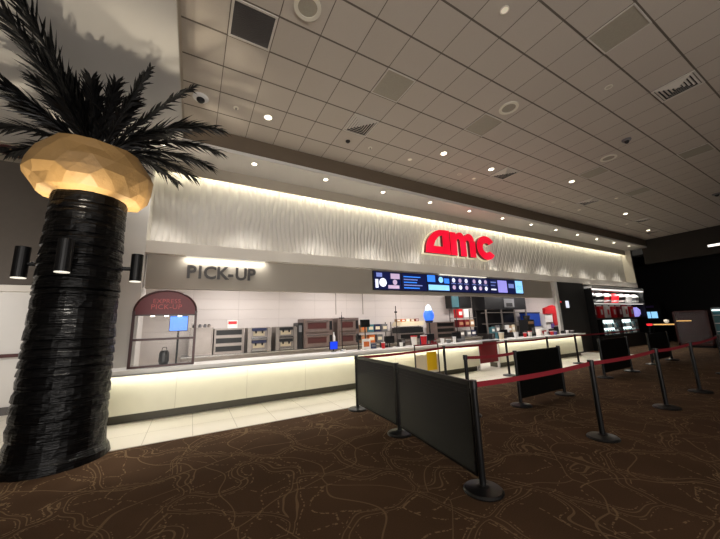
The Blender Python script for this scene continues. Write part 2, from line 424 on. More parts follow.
# menu screens
descr = ['left end of the row, white cup pictures', 'second in the row, white price lines on navy', 'third in the row, sky blue pictures',
         'middle of the row, pale food pictures', 'fifth in the row, pale food pictures on navy', 'sixth in the row, large lilac block', 'right end of the row, sky blue block']
W_ = 1.0
for i in range(7):
    t = thing('menu_screen', 'menu screen hanging over the counter, '+descr[i], 'screen', (4.48+W_/2+i*W_, 7.28, 2.50), 0, 'menu screens over the counter')
    part('casing', B(-W_/2+.004, W_/2-.004, -.05, .02, -.02, .54), 'black_plastic', t, .004)
    part('display', B(-W_/2+.02, W_/2-.02, -.056, -.048, 0, .52), 'screen_navy', t)
    def px(name, a, b_, c, d, mt): part(name, B(-W_/2+a*W_, -W_/2+b_*W_, -.060, -.055, c*.54, d*.54), mt, t)
    def blob(a, c, r, mt): part('picture', MB().cyl((-W_/2+a*W_, -.055, c*.54), (-W_/2+a*W_, -.061, c*.54), r, r, 14), mt, t)
    if i == 0:
        blob(.32, .38, .13, 'screen_white'); px('picture', .06, .16, .08, .55, 'screen_white'); px('picture', .6, .93, .6, .9, 'screen_food'); px('picture', .5, .9, .06, .25, 'screen_food'); px('picture', .1, .3, .68, .9, 'screen_text'); blob(.75, .42, .08, 'screen_food')
    elif i == 1:
        for q in range(5): px('text_line', .08, .55+.3*random.random(), .1+q*.16, .16+q*.16, 'screen_text' if q % 2 else 'screen_blue')
    elif i == 2:
        px('picture', .02, .35, .55, .95, 'screen_blue'); blob(.6, .7, .1, 'screen_sky'); px('picture', .05, .95, .06, .38, 'screen_sky'); px('picture', .75, .97, .5, .8, 'screen_blue')
    elif i in (3, 4):
        for q in range(3):
            for r in range(2):
                blob(.18+.3*q, .28+.44*r, .075, 'screen_food' if (q+r+i) % 2 else 'screen_white')
            px('text_line', .06+.3*q, .28+.3*q, .5, .54, 'screen_text')
    elif i == 5:
        px('picture', .45, .98, .06, .9, 'screen_lilac'); px('text_line', .06, .36, .7, .78, 'screen_text'); px('text_line', .06, .3, .5, .56, 'screen_text'); px('text_line', .06, .34, .2, .3, 'screen_white')
    else:
        px('picture', .5, .95, .05, .95, 'screen_sky'); px('picture', .6, .85, .3, .6, 'screen_blue'); px('text_line', .08, .4, .4, .7, 'screen_text')
# slim light fixtures under the ledge
for xa, xb, lb in ((-.2, 1.45, 'slim white light strip under the ledge above the PICK-UP letters'), (7.0, 9.3, 'slim white light strip under the ledge above the menu screens')):
    t = thing('light_strip', lb, 'light', ((xa+xb)/2, 7.19, 3.08))
    part('housing', B(-(xb-xa)/2, (xb-xa)/2, -.02, .02, -.02, 0), 'white_plastic', t)
    part('diffuser', B(-(xb-xa)/2+.01, (xb-xa)/2-.01, -.018, .018, -.028, -.02), 'led' if xa > 5 else 'led_soft', t)

# ------------------------------------------------------------------ palm
PX, PY = -1.36, 5.35
p = thing('decorative_palm', 'tall artificial palm with black banded trunk, gold faceted ruff and black fronds', 'palm tree', (PX, PY, 0))
prof = [(.52, 0), (.51, .08), (.47, .14)]
z = .14; kk = 0
while z < 3.36:
    base = .455-.05*(z/3.36); h = random.uniform(.07, .2)
    prof += [(base+.010+random.uniform(-.006, .010), z+.006), (base+.008+random.uniform(-.003, .006), z+h*.6), (base-.006, z+h-.004)]; z += h
prof = [(r, min(zz, 3.40)) for r, zz in prof]
part('trunk', MB().lathe(prof, 44, jit=.011), 'trunk_black', p)
ruff = [(.40, 3.36), (.55, 3.40), (.64, 3.50), (.685, 3.62), (.67, 3.76), (.62, 3.92), (.54, 4.06), (.34, 4.14)]
mb = MB(); n = 18; vs = []; fs = []
for kq, (r, z) in enumerate(ruff):
    for i in range(n):
        t = 2*PI*(i+.5*(kq % 2))/n; rr = r*(1+random.uniform(-.055, .055)); vs.append((rr*math.cos(t), rr*math.sin(t), z+random.uniform(-.02, .02)*(kq > 0)))
for kq in range(len(ruff)-1):
    for i in range(n):
        j = (i+1) % n
        a, b_, c, d = kq*n+i, kq*n+j, (kq+1)*n+i, (kq+1)*n+j
        if kq % 2 == 0: fs += [(a, b_, c), (b_, d, c)]
        else: fs += [(a, b_, d), (a, d, c)]
fs += [tuple(reversed(range(n))), tuple(range((len(ruff)-1)*n, len(ruff)*n))]
part('ruff', mb.add(vs, fs), 'ruff_gold', p)
def frond(az, L, rise, droop, dens=64, wid=.36, z0=4.1, r0=.12):
    thin = az in (math.radians(-40), math.radians(-56)); wid = .2 if thin else (.30 if L < .85 else wid); dens = 44 if thin else dens
    d = Vector((math.cos(az), math.sin(az), 0)); up = Vector((0, 0, 1)); side = Vector((-d.y, d.x, 0))
    mb = MB(); pts = []
    ns = 14
    for i in range(ns+1):
        t = i/ns
        pts.append(d*(r0+L*t)+up*(z0+rise*t*(1-.0*t)-droop*t*t))
    for i in range(ns): mb.cyl(pts[i], pts[i+1], .016*(1-i/ns)+.004, .016*(1-(i+1)/ns)+.004, 6)
    for q in range(dens):
        t = .10+.9*q/(dens-1); f = t*ns; i = min(int(f), ns-1); pt = pts[i].lerp(pts[i+1], f-i); tan = (pts[i+1]-pts[i]).normalized()
        for sg in (-1, 1):
            ll = wid*(.55+.6*math.sin(PI*min(1, t*.85+.12)))*random.uniform(.65, 1.1)
            dirv = (tan*random.uniform(.9, 1.7)+side*sg*random.uniform(.2, .7)+up*random.uniform(-.6, .12)).normalized()
            e = pt+dirv*ll; mid = pt.lerp(e, .5)+up*random.uniform(.0, .03)
            nrm = tan.cross(dirv).normalized(); wv_ = dirv.cross(nrm).normalized()*random.uniform(.008, .015); th = nrm*.002
            vs = [pt+wv_, pt-wv_, mid+wv_*1.1, mid-wv_*1.1, e, pt+th, mid+th*2]
            mb.add(vs, [(0, 1, 3, 2), (2, 3, 4), (0, 2, 6, 5), (1, 5, 6, 3), (2, 4, 6), (3, 6, 4)])
    return mb
# azimuth (deg), length, rise, droop
FR = [(255, 1.6, 1.25, .32), (249, 1.35, 1.0, .30), (219, 1.5, .95, .50), (213, 1.2, .80, .45), (166, 1.45, .95, .70), (150, 1.2, .6, .5),
      (-40, 1.4, 1.15, .32), (-56, 1.05, 1.1, .20), (-14, 1.5, 1.65, 1.0), (-2, 1.45, 1.35, .9), (8, 1.35, 1.0, .72), (-20, 1.15, 1.1, .55), (22, 1.2, .9, .75), (-28, .8, .7, .35), (-70, .65, .95, .25), (-88, .62, .9, .25), (-105, .6, .85, .25), (232, .7, .8, .3),
      (250, .65, .85, .25), (45, 1.2, 1.0, .8), (70, 1.1, 1.0, .6), (100, 1.1, 1.1, .7), (128, 1.2, .9, .7), (-50, .55, .85, .2), (190, .7, .7, .3)]
for az, L_, ri, dr in FR:
    part('frond', frond(math.radians(az), L_, ri, dr), 'frond_black', p)
# cylinder sconces round the trunk
for i, az in enumerate((2, -92, 178, 90)):
    a = math.radians(az); cx, cy = PX+.60*math.cos(a), PY+.60*math.sin(a)
    lb = ['black cylinder sconce on the right side of the palm trunk', 'black cylinder sconce on the front of the palm trunk', 'black cylinder sconce on the left side of the palm trunk', 'black cylinder sconce on the far side of the palm trunk'][i]
    sc_ = tag(bpy.data.objects.new('sconce', None), None)
    C.objects.link(sc_); sc_.parent = p; sc_.location = (cx-PX, cy-PY, 2.24); sc_.name = 'sconce'; sc_['label'] = lb
    part('body', MB().cyl((0, 0, 0), (0, 0, .40), .074, .074, 24), 'black_metal', sc_, .003)
    part('lens', MB().cyl((0, 0, -.008), (0, 0, .0), .07, .07, 24), 'sconce_lens', sc_)
    part('arm', MB().cyl((-.04*math.cos(a), -.04*math.sin(a), .18), (-.22*math.cos(a), -.22*math.sin(a), .18), .028, .028, 12), 'black_metal', sc_)

# ------------------------------------------------------------------ queue barriers
ZT = .95
def post_parts(t, x=0, y=0):
    part('base', MB().lathe([(.17, 0), (.175, .012), (.16, .028), (.06, .045), (.035, .055)], 28, (x, y)), 'post_black', t, smooth=False)
    part('pole', MB().cyl((x, y, .05), (x, y, ZT-.06), .03, .03, 20), 'post_black', t, smooth=False)
    part('belt_head', MB().cyl((x, y, ZT-.075), (x, y, ZT), .037, .036, 20), 'black_plastic', t, .003)
p0 = thing('queue_post', 'black belt post nearest the camera right, alone in the front row', 'post', (4.62, 2.13, 0), 0, 'belt posts')
post_parts(p0)
posts = [((2.38, 2.12), 'black barrier post at the near end of the slatted panels'),
 ((2.62, 3.70), 'black barrier post where the two slatted panels meet'),
 ((2.73, 5.13), 'black barrier post at the far end of the slatted panels, by the floor tiles'),
 ((6.9, 2.18), 'black belt post in the front row, standing left of the maroon cabinet'),
 ((8.75, 2.22), 'black belt post in the front row, standing before the maroon cabinet'),
 ((11.7, 2.45), 'black belt post at the right edge of the picture'),
 ((5.3, 5.5), 'black belt post before the counter just right of the yellow sign stand'),
 ((4.05, 3.72), 'black belt post appearing over the near slatted panel'),
 ((7.75, 5.6), 'black belt post in front of the maroon counter gate'),
 ((9.75, 5.6), 'black belt post rising behind the black panel in the middle'),
 ((11.4, 5.6), 'black belt post before the right end of the cream counter')]
for (x, y), lb in posts: dup(p0, (x, y, 0), 0, lb, 'belt posts')
def slat_panel(a, b_, label, group='black slatted barrier panels'):
    a = Vector((a[0], a[1], 0)); b_ = Vector((b_[0], b_[1], 0)); d = b_-a; L_ = d.length
    t = thing('barrier_panel', label, 'barrier panel', a, math.atan2(d.y, d.x), group)
    e = .05
    fr = MB().box(e, L_-e, -.014, .014, .893, .94).box(e, L_-e, -.014, .014, .10, .125).box(e, e+.02, -.014, .014, .10, .93).box(L_-e-.02, L_-e, -.014, .014, .10, .93)
    part('frame', fr, 'black_metal', t)
    sl = MB(); z = .128
    while z < .88:
        sl.add([(e+.02, -.017, z), (L_-e-.02, -.017, z), (L_-e-.02, -.001, z+.033), (e+.02, -.001, z+.033), (e+.02, .017, z), (L_-e-.02, .017, z), (L_-e-.02, .003, z+.033), (e+.02, .003, z+.033)],
               [(0, 1, 2, 3), (4, 7, 6, 5), (0, 3, 7, 4), (1, 5, 6, 2), (3, 2, 6, 7), (0, 4, 5, 1)]); z += .0385
    part('slats', sl, 'black_slat', t); part('backing', B(e+.02, L_-e-.02, -.0008, .0008, .125, .893), 'end_black', t)
    for zz in (.2, .82):
        part('bracket', B(0.025, e, -.012, .012, zz, zz+.03).box(L_-e, L_-.025, -.012, .012, zz, zz+.03), 'black_metal', t)
    return t
slat_panel((2.38, 2.12), (2.62, 3.70), 'large black slatted barrier panel nearest the camera')
slat_panel((2.62, 3.70), (2.73, 5.13), 'black slatted barrier panel reaching the edge of the floor tiles')
def solid_panel(xa, xb, ya, yb, label):
    a = Vector((xa, ya, 0)); d = Vector((xb-xa, yb-ya, 0)); L_ = d.length
    t = thing('barrier_panel', label, 'barrier panel', a, math.atan2(d.y, d.x), 'free-standing black barrier panels')
    part('sheet', B(.03, L_-.03, -.01, .01, .12, .93), 'black_slat', t)
    for x in (0, L_):
        post_parts(t, x, 0)
    return t
solid_panel(5.2, 6.62, 3.6, 3.6, 'black barrier panel on two posts standing midway to the counter')
solid_panel(9.15, 10.7, 3.95, 3.95, 'black barrier panel on two posts below the lit cooler doors')
solid_panel(12.6, 14.2, 4.1, 4.1, 'black barrier panel on two posts at the far right of the queue area')
def belt(a, b_, label, m='belt_red', sag=.02):
    a = Vector((a[0], a[1], ZT-.045)); b_ = Vector((b_[0], b_[1], ZT-.045)); d = (b_-a).normalized(); a = a+d*.035; b_ = b_-d*.035
    n = 10; vs = []; fs = []; sd = Vector((-d.y, d.x, 0))*.0012
    for i in range(n+1):
        t = i/n; q = a.lerp(b_, t); q.z -= sag*4*t*(1-t)
        for s, h in ((-1, -.025), (1, -.025), (1, .025), (-1, .025)): vs.append(q+sd*s+Vector((0, 0, h)))
    for i in range(n):
        for k_ in range(4): fs.append((i*4+k_, i*4+(k_+1) % 4, i*4+4+(k_+1) % 4, i*4+4+k_))
    fs += [(0, 1, 2, 3), (n*4+3, n*4+2, n*4+1, n*4)]
    o = part('queue_belt', MB().add(vs, fs), m); tag(o, label, 'belt', 'red queue belts'); return o
belt((2.38, 2.12), (4.62, 2.13), 'red belt from the near slatted panel across the middle black panel')
belt((4.62, 2.13), (6.9, 2.18), 'dark red belt from the lone front post to the next post right')
belt((6.9, 2.18), (8.75, 2.22), 'dark red belt below the maroon cabinet in the front row')
belt((8.75, 2.22), (11.7, 2.45), 'dark red belt running out at the right edge of the picture')
belt((2.73, 5.13), (5.3, 5.5), 'red belt along the counter over the first slatted panels')
belt((5.3, 5.5), (7.75, 5.6), 'red belt before the counter ending at the maroon gate')
belt((7.75, 5.6), (9.75, 5.6), 'red belt before the counter just right of the maroon gate')
belt((9.75, 5.6), (11.4, 5.6), 'red belt before the right end of the cream counter')
belt((11.4, 5.6), (17.5, 5.9), 'dark red belt passing in front of the lit coolers')
belt((4.05, 3.72), (5.2, 3.6), 'short red belt joining the middle black panel on its left')

# yellow sign stand
t = thing('sign_stand', 'thin metal framed stand holding a yellow panel by the counter', 'stand', (5.2, 6.0, 0))
for x in (-.38, .38):
    part('leg', MB().cyl((x, 0, 0), (x, 0, .98), .018, .018, 10), 'steel_dark', t)
part('rail', B(-.38, .38, -.012, .012, .95, .98), 'belt_red', t)
part('panel', B(-.36, .36, -.006, .006, .30, .72), 'cream', t)
part('yellow_panel', B(-.02, .30, -.012, -.006, .34, .78), 'yellow', t)
part('foot', B(-.42, -.34, -.2, .2, 0, .02).box(.34, .42, -.2, .2, 0, .02), 'steel_dark', t)

# ------------------------------------------------------------------ ceiling fixtures
def cell(i, j): return (TX+T*(i+.5), TY+T*(j+.5))
def grille(i, j, label, style):
    x, y = cell(i, j); t = thing('air_vent', label, 'vent', (x, y, CZ), 0, 'ceiling vents')
    h = T/2-.01
    if style == 'dark':
        fr = MB().box(-h, h, -h, -h+.03, -.015, 0).box(-h, h, h-.03, h, -.015, 0).box(-h, -h+.03, -h+.03, h-.03, -.015, 0).box(h-.03, h, -h+.03, h-.03, -.015, 0)
        part('frame', fr, 'vent_white', t); sl = MB()
        for q in range(18): 
            yy = -h+.04+q*(2*h-.08)/18; sl.box(-h+.03, h-.03, yy, yy+.012, -.012, -.002)
        part('slats', sl, 'grille_dark', t); part('backing', B(-h+.03, h-.03, -h+.03, h-.03, -.002, 0), 'grille_dark', t)
    elif style == 'tan':
        fr = MB().box(-h, h, -h, -h+.02, -.012, 0).box(-h, h, h-.02, h, -.012, 0).box(-h, -h+.02, -h+.02, h-.02, -.012, 0).box(h-.02, h, -h+.02, h-.02, -.012, 0)
        part('frame', fr, 'vent_white', t); part('perforated_panel', B(-h+.02, h-.02, -h+.02, h-.02, -.008, 0), 'grille_tan', t)
    else:   # four-way diffuser
        fr = MB().box(-h, h, -h, -h+.03, -.015, 0).box(-h, h, h-.03, h, -.015, 0).box(-h, -h+.03, -h+.03, h-.03, -.015, 0).box(h-.03, h, -h+.03, h-.03, -.015, 0)
        part('frame', fr, 'vent_white', t); part('duct', B(-h+.03, h-.03, -h+.03, h-.03, -.003, 0), 'vent_black', t)
        bl = MB()
        for q in range(5):
            s0 = h-.04-q*.052; w = .016
            # mitred louvres tilted inwards
            for ax in range(4):
                c_, s_ = [(1, 0), (0, 1), (-1, 0), (0, -1)][ax]
                def rp(u, v, z): return (c_*u-s_*v, s_*u+c_*v, z)
                bl.add([rp(-s0, -s0, -.004), rp(s0, -s0, -.004), rp(s0-.03, -s0+.03, -.022), rp(-s0+.03, -s0+.03, -.022), rp(-s0+.004, -s0+.004, -.002), rp(s0-.004, -s0+.004, -.002), rp(s0-.034, -s0+.034, -.02), rp(-s0+.034, -s0+.034, -.02)],
                       [(0, 1, 2, 3), (4, 7, 6, 5), (0, 4, 5, 1), (3, 2, 6, 7), (0, 3, 7, 4), (1, 5, 6, 2)])
        part('louvres', bl, 'vent_white', t)
    return t
grille(0, -1, 'dark return grille with white frame at the top left of the ceiling', 'dark')
grille(4, -1, 'square tan perforated vent with white frame, left part of the ceiling', 'tan')
grille(4, 1, 'white louvred diffuser near the brown fascia on the left', 'diff')
grille(8, -1, 'tan perforated vent next to the round speaker mid ceiling', 'tan')
grille(8, -5, 'olive tan vent at the top right of the ceiling', 'tan')
grille(12, -5, 'white louvred diffuser at the upper right of the ceiling', 'diff')
grille(12, 1, 'white louvred diffuser over the red logo by a lit downlight', 'diff')
grille(20, 1, 'dark louvred diffuser over the right end of the wavy panel', 'diff')
grille(28, 1, 'small far louvred diffuser among the distant downlights', 'diff')
grille(38-1, 2, 'farthest louvred diffuser near the dark end of the hall', 'diff') if False else None
grille(33, 2, 'farthest louvred diffuser near the dark end of the hall', 'diff')
grille(16, -1, 'pale flush vent between the two far round speakers', 'tan')
grille(21, -1, 'pale flush vent beyond the far round speaker', 'tan')
grille(18, -4, 'wide dim vent at the right edge of the ceiling', 'tan')
def speaker(i, j, label, dx=0, dy=0):
    x, y = cell(i, j); t = thing('ceiling_speaker', label, 'speaker', (x+dx, y+dy, CZ), 0, 'round ceiling speakers')
    part('ring', MB().ring((0, 0), .13, .185, -.02, 0, 32), 'fixture_white', t); part('grille', MB().cyl((0, 0, -.01), (0, 0, 0), .13, .13, 28), 'grille_tan', t)
speaker(1, -2, 'round white-ringed speaker at the top edge of the ceiling')
speaker(8, -2, 'round white-ringed speaker in the middle of the ceiling')
speaker(15, -2, 'faint round speaker on the right side of the ceiling')
def downlight(x, y, z, label, on=True, r=.07, grp='ceiling downlights', power=0):
    t = thing('downlight', label, 'light', (x, y, z), 0, grp)
    part('trim_ring', MB().ring((0, 0), r*.85, r*1.15, -.008, 0, 24), 'fixture_white', t)
    part('lamp', MB().cyl((0, 0, -.005), (0, 0, 0), r*.85, r*.85, 20), 'lamp_warm' if on == True else ('lamp_dim' if on == 'dim' else 'lamp_off'), t)
    if power:
        l = bpy.data.lights.new('spot', 'SPOT'); l.energy = power; l.spot_size = math.radians(66); l.spot_blend = .45; l.color = (1, .95, .88); l.shadow_soft_size = .06
        lo = bpy.data.objects.new('spot', l); C.objects.link(lo); lo.location = (x, y, z-.03)
LD = [(1, 2, 'lit downlight next to the palm fronds above the fascia', True), (8, 1, 'lit downlight left of the pair above the red logo', True), (11, 1, 'lit downlight above the red logo beside a diffuser', True),
      (16, 0, 'brightest lit downlight in the right half of the ceiling', True), (21, 0, 'lit downlight beyond the brightest one', 'dim'), (25, 1, 'lit downlight far down the ceiling', True),
      (28, 2, 'dim downlight close to the far fascia', 'dim'), (32, 2, 'lit downlight farthest down the ceiling', True), (7, 2, 'pale unlit downlight near the fascia above the screens', 'dim'),
      (10, 2, 'small pale fitting near the fascia left of the red glow', 'off'), (11, 2, 'pale fitting beside the fascia above the red logo', 'dim'), (18, 2, 'pale fitting near the fascia over the wavy panel end', 'off'),
      (21, 2, 'pale fitting near the fascia next to a dark diffuser', 'dim'), (5, -4, 'pale oblong fitting at the top centre of the ceiling', 'dim'), (10, -4, 'small pale fitting in the upper right of the ceiling', 'off')]
for i, j, lb, on in LD:
    x, y = cell(i, j); downlight(x, y, CZ, lb, on, .08 if on is True else .055, power=45 if on is True else 0)
ords = ['first', 'second', 'third', 'fourth', 'fifth', 'sixth', 'seventh', 'eighth', 'ninth', 'tenth', 'eleventh', 'twelfth', 'thirteenth']
downlight(-2.54, 6.78, SZ, 'soffit downlight behind the palm fronds, left of the trunk', True, .065, 'soffit downlights over the counter', power=125)
for q in range(13):
    x = 1.06-1.8+1.8*q
    if x > 21.8: break
    downlight(x, 6.78, SZ, 'soffit downlight over the counter, %s counted from the palm' % ords[q], True, .065, 'soffit downlights over the counter', power=125)
def camera_dome(i, j, label, r=.1, dark=False):
    x, y = cell(i, j); t = thing('camera_dome', label, 'camera', (x, y, CZ), 0, 'ceiling camera domes')
    part('collar', MB().lathe([(r*1.3, 0), (r*1.35, -.02), (r*1.1, -.045)], 28), 'white_plastic' if not dark else 'grey_plastic', t)
    part('dome', MB().lathe([(r*.7, -.045), (r*.68, -.07), (r*.45, -.10), (r*.1, -.115)], 24), 'black_plastic', t)
camera_dome(-1, 2, 'white security camera dome beside the palm fronds')
camera_dome(14, -3, 'small dark camera dome on the right of the ceiling', .07, True)
camera_dome(26, -3, 'small camera dome near the right edge of the ceiling', .09, True)
def sprinkler(i, j, label):
    x, y = cell(i, j); t = thing('sprinkler', label, 'sprinkler', (x, y, CZ), 0, 'sprinkler heads')
    part('cover', MB().cyl((0, 0, -.012), (0, 0, 0), .05, .05, 18), 'fixture_white', t)
    part('head', MB().cyl((0, 0, -.05), (0, 0, -.012), .012, .02, 12), 'chrome', t)
sprinkler(0, 2, 'tiny sprinkler head between the dome and the lit downlight')
sprinkler(5, 2, 'tiny sprinkler head right of the left diffuser')
t = thing('smoke_detector', 'small dark detector just below the left diffuser', 'detector', cell(4, 2)+(CZ,))
part('housing', MB().lathe([(.055, 0), (.055, -.02), (.03, -.045)], 18), 'steel_dark', t)
# round dark light on the left soffit
t = thing('round_fixture', 'round dark ceiling fitting on the soffit left of the palm', 'light', (-3.43, 8.33, SZ-.03))
part('ring', MB().ring((0, 0), .2, .25, -.03, 0, 28), 'maroon_frame', t); part('grille', MB().cyl((0, 0, -.012), (0, 0, 0), .2, .2, 24), 'vent_black', t)
part('crossbar', B(-.015, .015, -.2, .2, -.03, -.012), 'tan', t)
# bright tube on the end bulkhead
t = thing('tube_light', 'bright strip light mounted on the end wall at the right edge', 'light', (XR-.05, 3.9, 4.75))
part('housing', B(-.06, .05, -1.0, .35, 0, .12), 'white_plastic', t); part('diffuser', B(-.075, -.06, -.98, .33, .01, .11), 'led_white', t)

# ------------------------------------------------------------------ kitchen equipment
BZ = .86
def back_counter(xa, xb, label):
    t = thing('back_counter', label, 'counter', ((xa+xb)/2, 9.4, 0)); h = (xb-xa)/2
    part('body', B(-h, h, -.35, .38, .1, BZ-.04), 'steel', t, .004); part('worktop', B(-h, h, -.4, .39, BZ-.04, BZ), 'chrome', t, .004); part('plinth', B(-h+.05, h-.05, -.28, .36, 0, .1), 'black_plastic', t)
back_counter(-.2, 5.3, 'steel back counter on the left under the ovens and dispensers')
back_counter(5.4, 11.0, 'steel back counter in the middle under the food warmers')
back_counter(14.2, 18.6, 'steel back counter on the right under the blue box')
def cabinet_warmer(x, y, w, d, h, label, z=BZ, shelves=3, m='steel', name='food_warmer', cat='warmer', inner='black_plastic', goods='tan'):
    t = thing(name, label, cat, (x, y, z))
    part('casing', B(-w/2, w/2, d*.1, d, 0, h).box(-w/2, -w/2+.03, 0, d*.1, 0, h).box(w/2-.03, w/2, 0, d*.1, 0, h), m, t, .004)
    for q in range(shelves+1):
        part('shelf', B(-w/2+.03, w/2-.03, -.01, d*.1, q*(h-.03)/shelves, q*(h-.03)/shelves+.03), m, t)
    for q in range(shelves):
        part('opening', B(-w/2+.05, w/2-.05, d*.085, d*.1, q*(h-.03)/shelves+h*.3/shelves, (q+1)*(h-.03)/shelves-.015), inner, t)
    return t
# left rack
t = cabinet_warmer(.92, 9.05, .75, .6, .68, 'steel food warmer with two dark slots right of the pick-up cabinet', shelves=3)
t = cabinet_warmer(.24, 9.1, .56, .5, .72, 'wide grey steel cabinet seen just right of the pick-up arch', shelves=1, inner='steel')
t = thing('price_sign', 'small white and red sign box on top of the left food warmer', 'sign', (1.0, 9.2, BZ+.68))
part('box', B(-.13, .13, -.02, .05, 0, .22), 'paper_white', t, .004); part('red_band', B(-.11, .11, -.024, -.02, .11, .19), 'red_gloss', t)
for q, (x, mt) in enumerate(((.06, 'black_plastic'), (.2, 'grey_plastic'), (.32, 'grey_plastic'), (.42, 'steel'))):
    t = thing('jar', 'small %s jar on the grey steel cabinet, %s from the pick-up arch' % ({'black_plastic': 'black', 'grey_plastic': 'grey', 'steel': 'silver'}[mt], ords[q]), 'jar', (x, 9.3, BZ+.72), 0, 'jars on the steel cabinet')
    part('body', MB().lathe([(.035, 0), (.04, .01), (.04, .06), (.025, .075)], 14), mt, t); part('lid', MB().cyl((0, 0, .075), (0, 0, .09), .028, .028, 12), 'black_plastic', t)
def dispenser(x, label, head, w=.64):
    t = thing('drink_dispenser', label, 'drink machine', (x, 9.05, BZ))
    part('tower', B(-w/2, w/2, .12, .6, 0, .68), 'steel', t, .01)
    part('side_rail', B(-w/2, -w/2+.1, .02, .12, 0, .66), 'steel', t); part('side_rail', B(w/2-.1, w/2, .02, .12, 0, .66), 'steel', t)
    for z in (.02, .36):
        part('drip_tray', B(-w/2+.12, w/2-.12, 0, .12, z, z+.04), 'chrome', t)
        hd = part('head', B(-w/2+.12, w/2-.12, .03, .12, z+.22, z+.30), head, t, .006)
        for q in (-.09, .09):
            part('nozzle', MB().cyl((q, .07, z+.15), (q, .07, z+.22), .02, .028, 10), 'black_plastic', hd)
        part('label_card', B(-w/2+.16, w/2-.16, .112, .12, z+.08, z+.19), 'cream', t)
dispenser(1.72, 'steel drink dispenser with navy heads, nearer the pick-up cabinet', 'navy')
dispenser(2.5, 'steel drink dispenser with black heads, nearer the ovens', 'black_plastic')
t = thing('trash_tower', 'narrow black machine between the dispenser and the ovens', 'machine', (2.93, 9.1, BZ))
part('body', B(-.07, .07, 0, .5, 0, .78), 'black_plastic', t, .006); part('panel', B(-.05, .05, -.006, 0, .5, .7), 'grey_plastic', t)
def oven(x, w, label):
    t = thing('oven', label, 'oven', (x, 9.05, BZ))
    part('casing', B(-w/2, w/2, .03, .65, 0, .9), 'steel_warm', t, .008)
    for z in (.04, .48):
        d = part('door', B(-w/2+.04, w/2-.14, 0, .03, z, z+.38), 'steel_warm', t, .004)
        part('window', B(-w/2+.12, w/2-.24, -.004, 0, z+.1, z+.28), 'maroon_frame', d)
        part('handle', MB().cyl((-w/2+.08, -.03, z+.34), (w/2-.18, -.03, z+.34), .012, .012, 8), 'steel_dark', d)
        part('control_panel', B(w/2-.12, w/2-.03, .015, .03, z+.05, z+.33), 'black_plastic', t)
oven(3.52, .98, 'larger reddish steel double oven against the white tile wall')
oven(4.58, .78, 'smaller reddish steel double oven behind the blue screen pole')
t = thing('water_bottle', 'pale bottle standing between the two steel ovens', 'bottle', (4.09, 9.2, BZ))
part('body', MB().lathe([(.045, 0), (.05, .02), (.05, .3), (.02, .38), (.02, .42)], 16), 'white_plastic', t); part('cap', MB().cyl((0, 0, .42), (0, 0, .45), .024, .024, 12), 'white_plastic', t)
# pipes on the wall
for x, lb in ((4.45, 'thin grey conduit on the tile wall above the larger oven'), (5.55, 'thin red-ended conduit on the tile wall beside the smaller oven')):
    o = part('conduit', MB().cyl((x, 9.785, 1.9), (x, 9.785, 3.08), .015, .015, 8), 'steel', None); tag(o, lb, 'pipe', 'wall conduits')
# pole lamp on the counter + blue screen
t = thing('counter_pole', 'thin black pole with small crossbar on the counter by the blue screen', 'pole', (3.33, 6.98, .885))
part('base', MB().cyl((0, 0, 0), (0, 0, .012), .06, .055, 16), 'black_metal', t); part('pole', MB().cyl((0, 0, .012), (0, 0, .88), .011, .011, 10), 'black_metal', t)
part('crossbar', B(-.07, .07, -.012, .012, .80, .825), 'black_metal', t); part('tip', MB().cyl((0, 0, .88), (0, 0, .97), .007, .004, 8), 'grey_plastic', t)
monitor('register_screen', 'vivid blue register screen on the counter at the foot of the thin pole', (3.1, 7.0, .885), .22, .2, 'screen_deep', 0, .05)
t = thing('card_reader', 'white card reader on the counter just right of the blue screen', 'card reader', (3.3, 6.85, .885))
part('body', B(-.04, .04, -.05, .05, 0, .05), 'white_plastic', t, .006); part('keypad', B(-.03, .03, -.04, .01, .05, .054), 'black_plastic', t)
monitor('monitor', 'black monitor on a stand right of the ovens', (4.02, 7.0, .885), .28, .2, 'black_plastic', 0, .56)
monitor('monitor', 'small black monitor low on the counter below the stand monitor', (3.80, 6.98, .885), .14, .13, 'black_plastic', 0, .24)
t = thing('menu_card', 'white and pink card holder on the counter left of the belt row', 'card holder', (3.95, 6.85, .885))
part('card', B(-.12, .12, -.01, .01, .01, .27), 'paper_white', t); part('print', B(-.08, .08, -.013, -.01, .07, .2), 'orange', t); part('base', B(-.13, .13, -.04, .04, 0, .012), 'white_plastic', t)
# merchandise shelves behind the middle counter
def goods_shelf(x, y, w, h, label, n=3, z=BZ, mats=('tan', 'orange', 'white_plastic', 'navy', 'red_gloss', 'grey_plastic', 'teal'), grp=None, nitems=4):
    t = thing('shelf_rack', label, 'shelf', (x, y, z))
    for sx in (-1, 1):
        for yy in (0, .35): part('upright', B(sx*w/2-.012, sx*w/2+.012, yy-.012, yy+.012, 0, h), 'steel_dark', t)
    for q in range(n):
        part('shelf', B(-w/2, w/2, -.01, .36, q*h/n+.02, q*h/n+.04), 'steel', t)
    return t
COLN = {'tan': 'tan', 'orange': 'orange', 'white_plastic': 'white', 'navy': 'navy', 'red_gloss': 'red', 'grey_plastic': 'grey', 'teal': 'teal', 'black_plastic': 'black', 'cream': 'cream', 'purple': 'purple', 'blue_gloss': 'blue', 'steel': 'silver', 'yellow': 'yellow', 'maroon': 'maroon'}
def tub(x, y, z, r, h, m, label, grp=None, lidm='white_plastic'):
    t = thing('cup', label, 'cup', (x, y, z), 0, grp)
    part('body', MB().lathe([(r*.75, 0), (r, h*.9)], 16), m, t); part('rim', MB().ring((0, 0), r*.9, r*1.06, h*.9, h, 16), lidm, t)
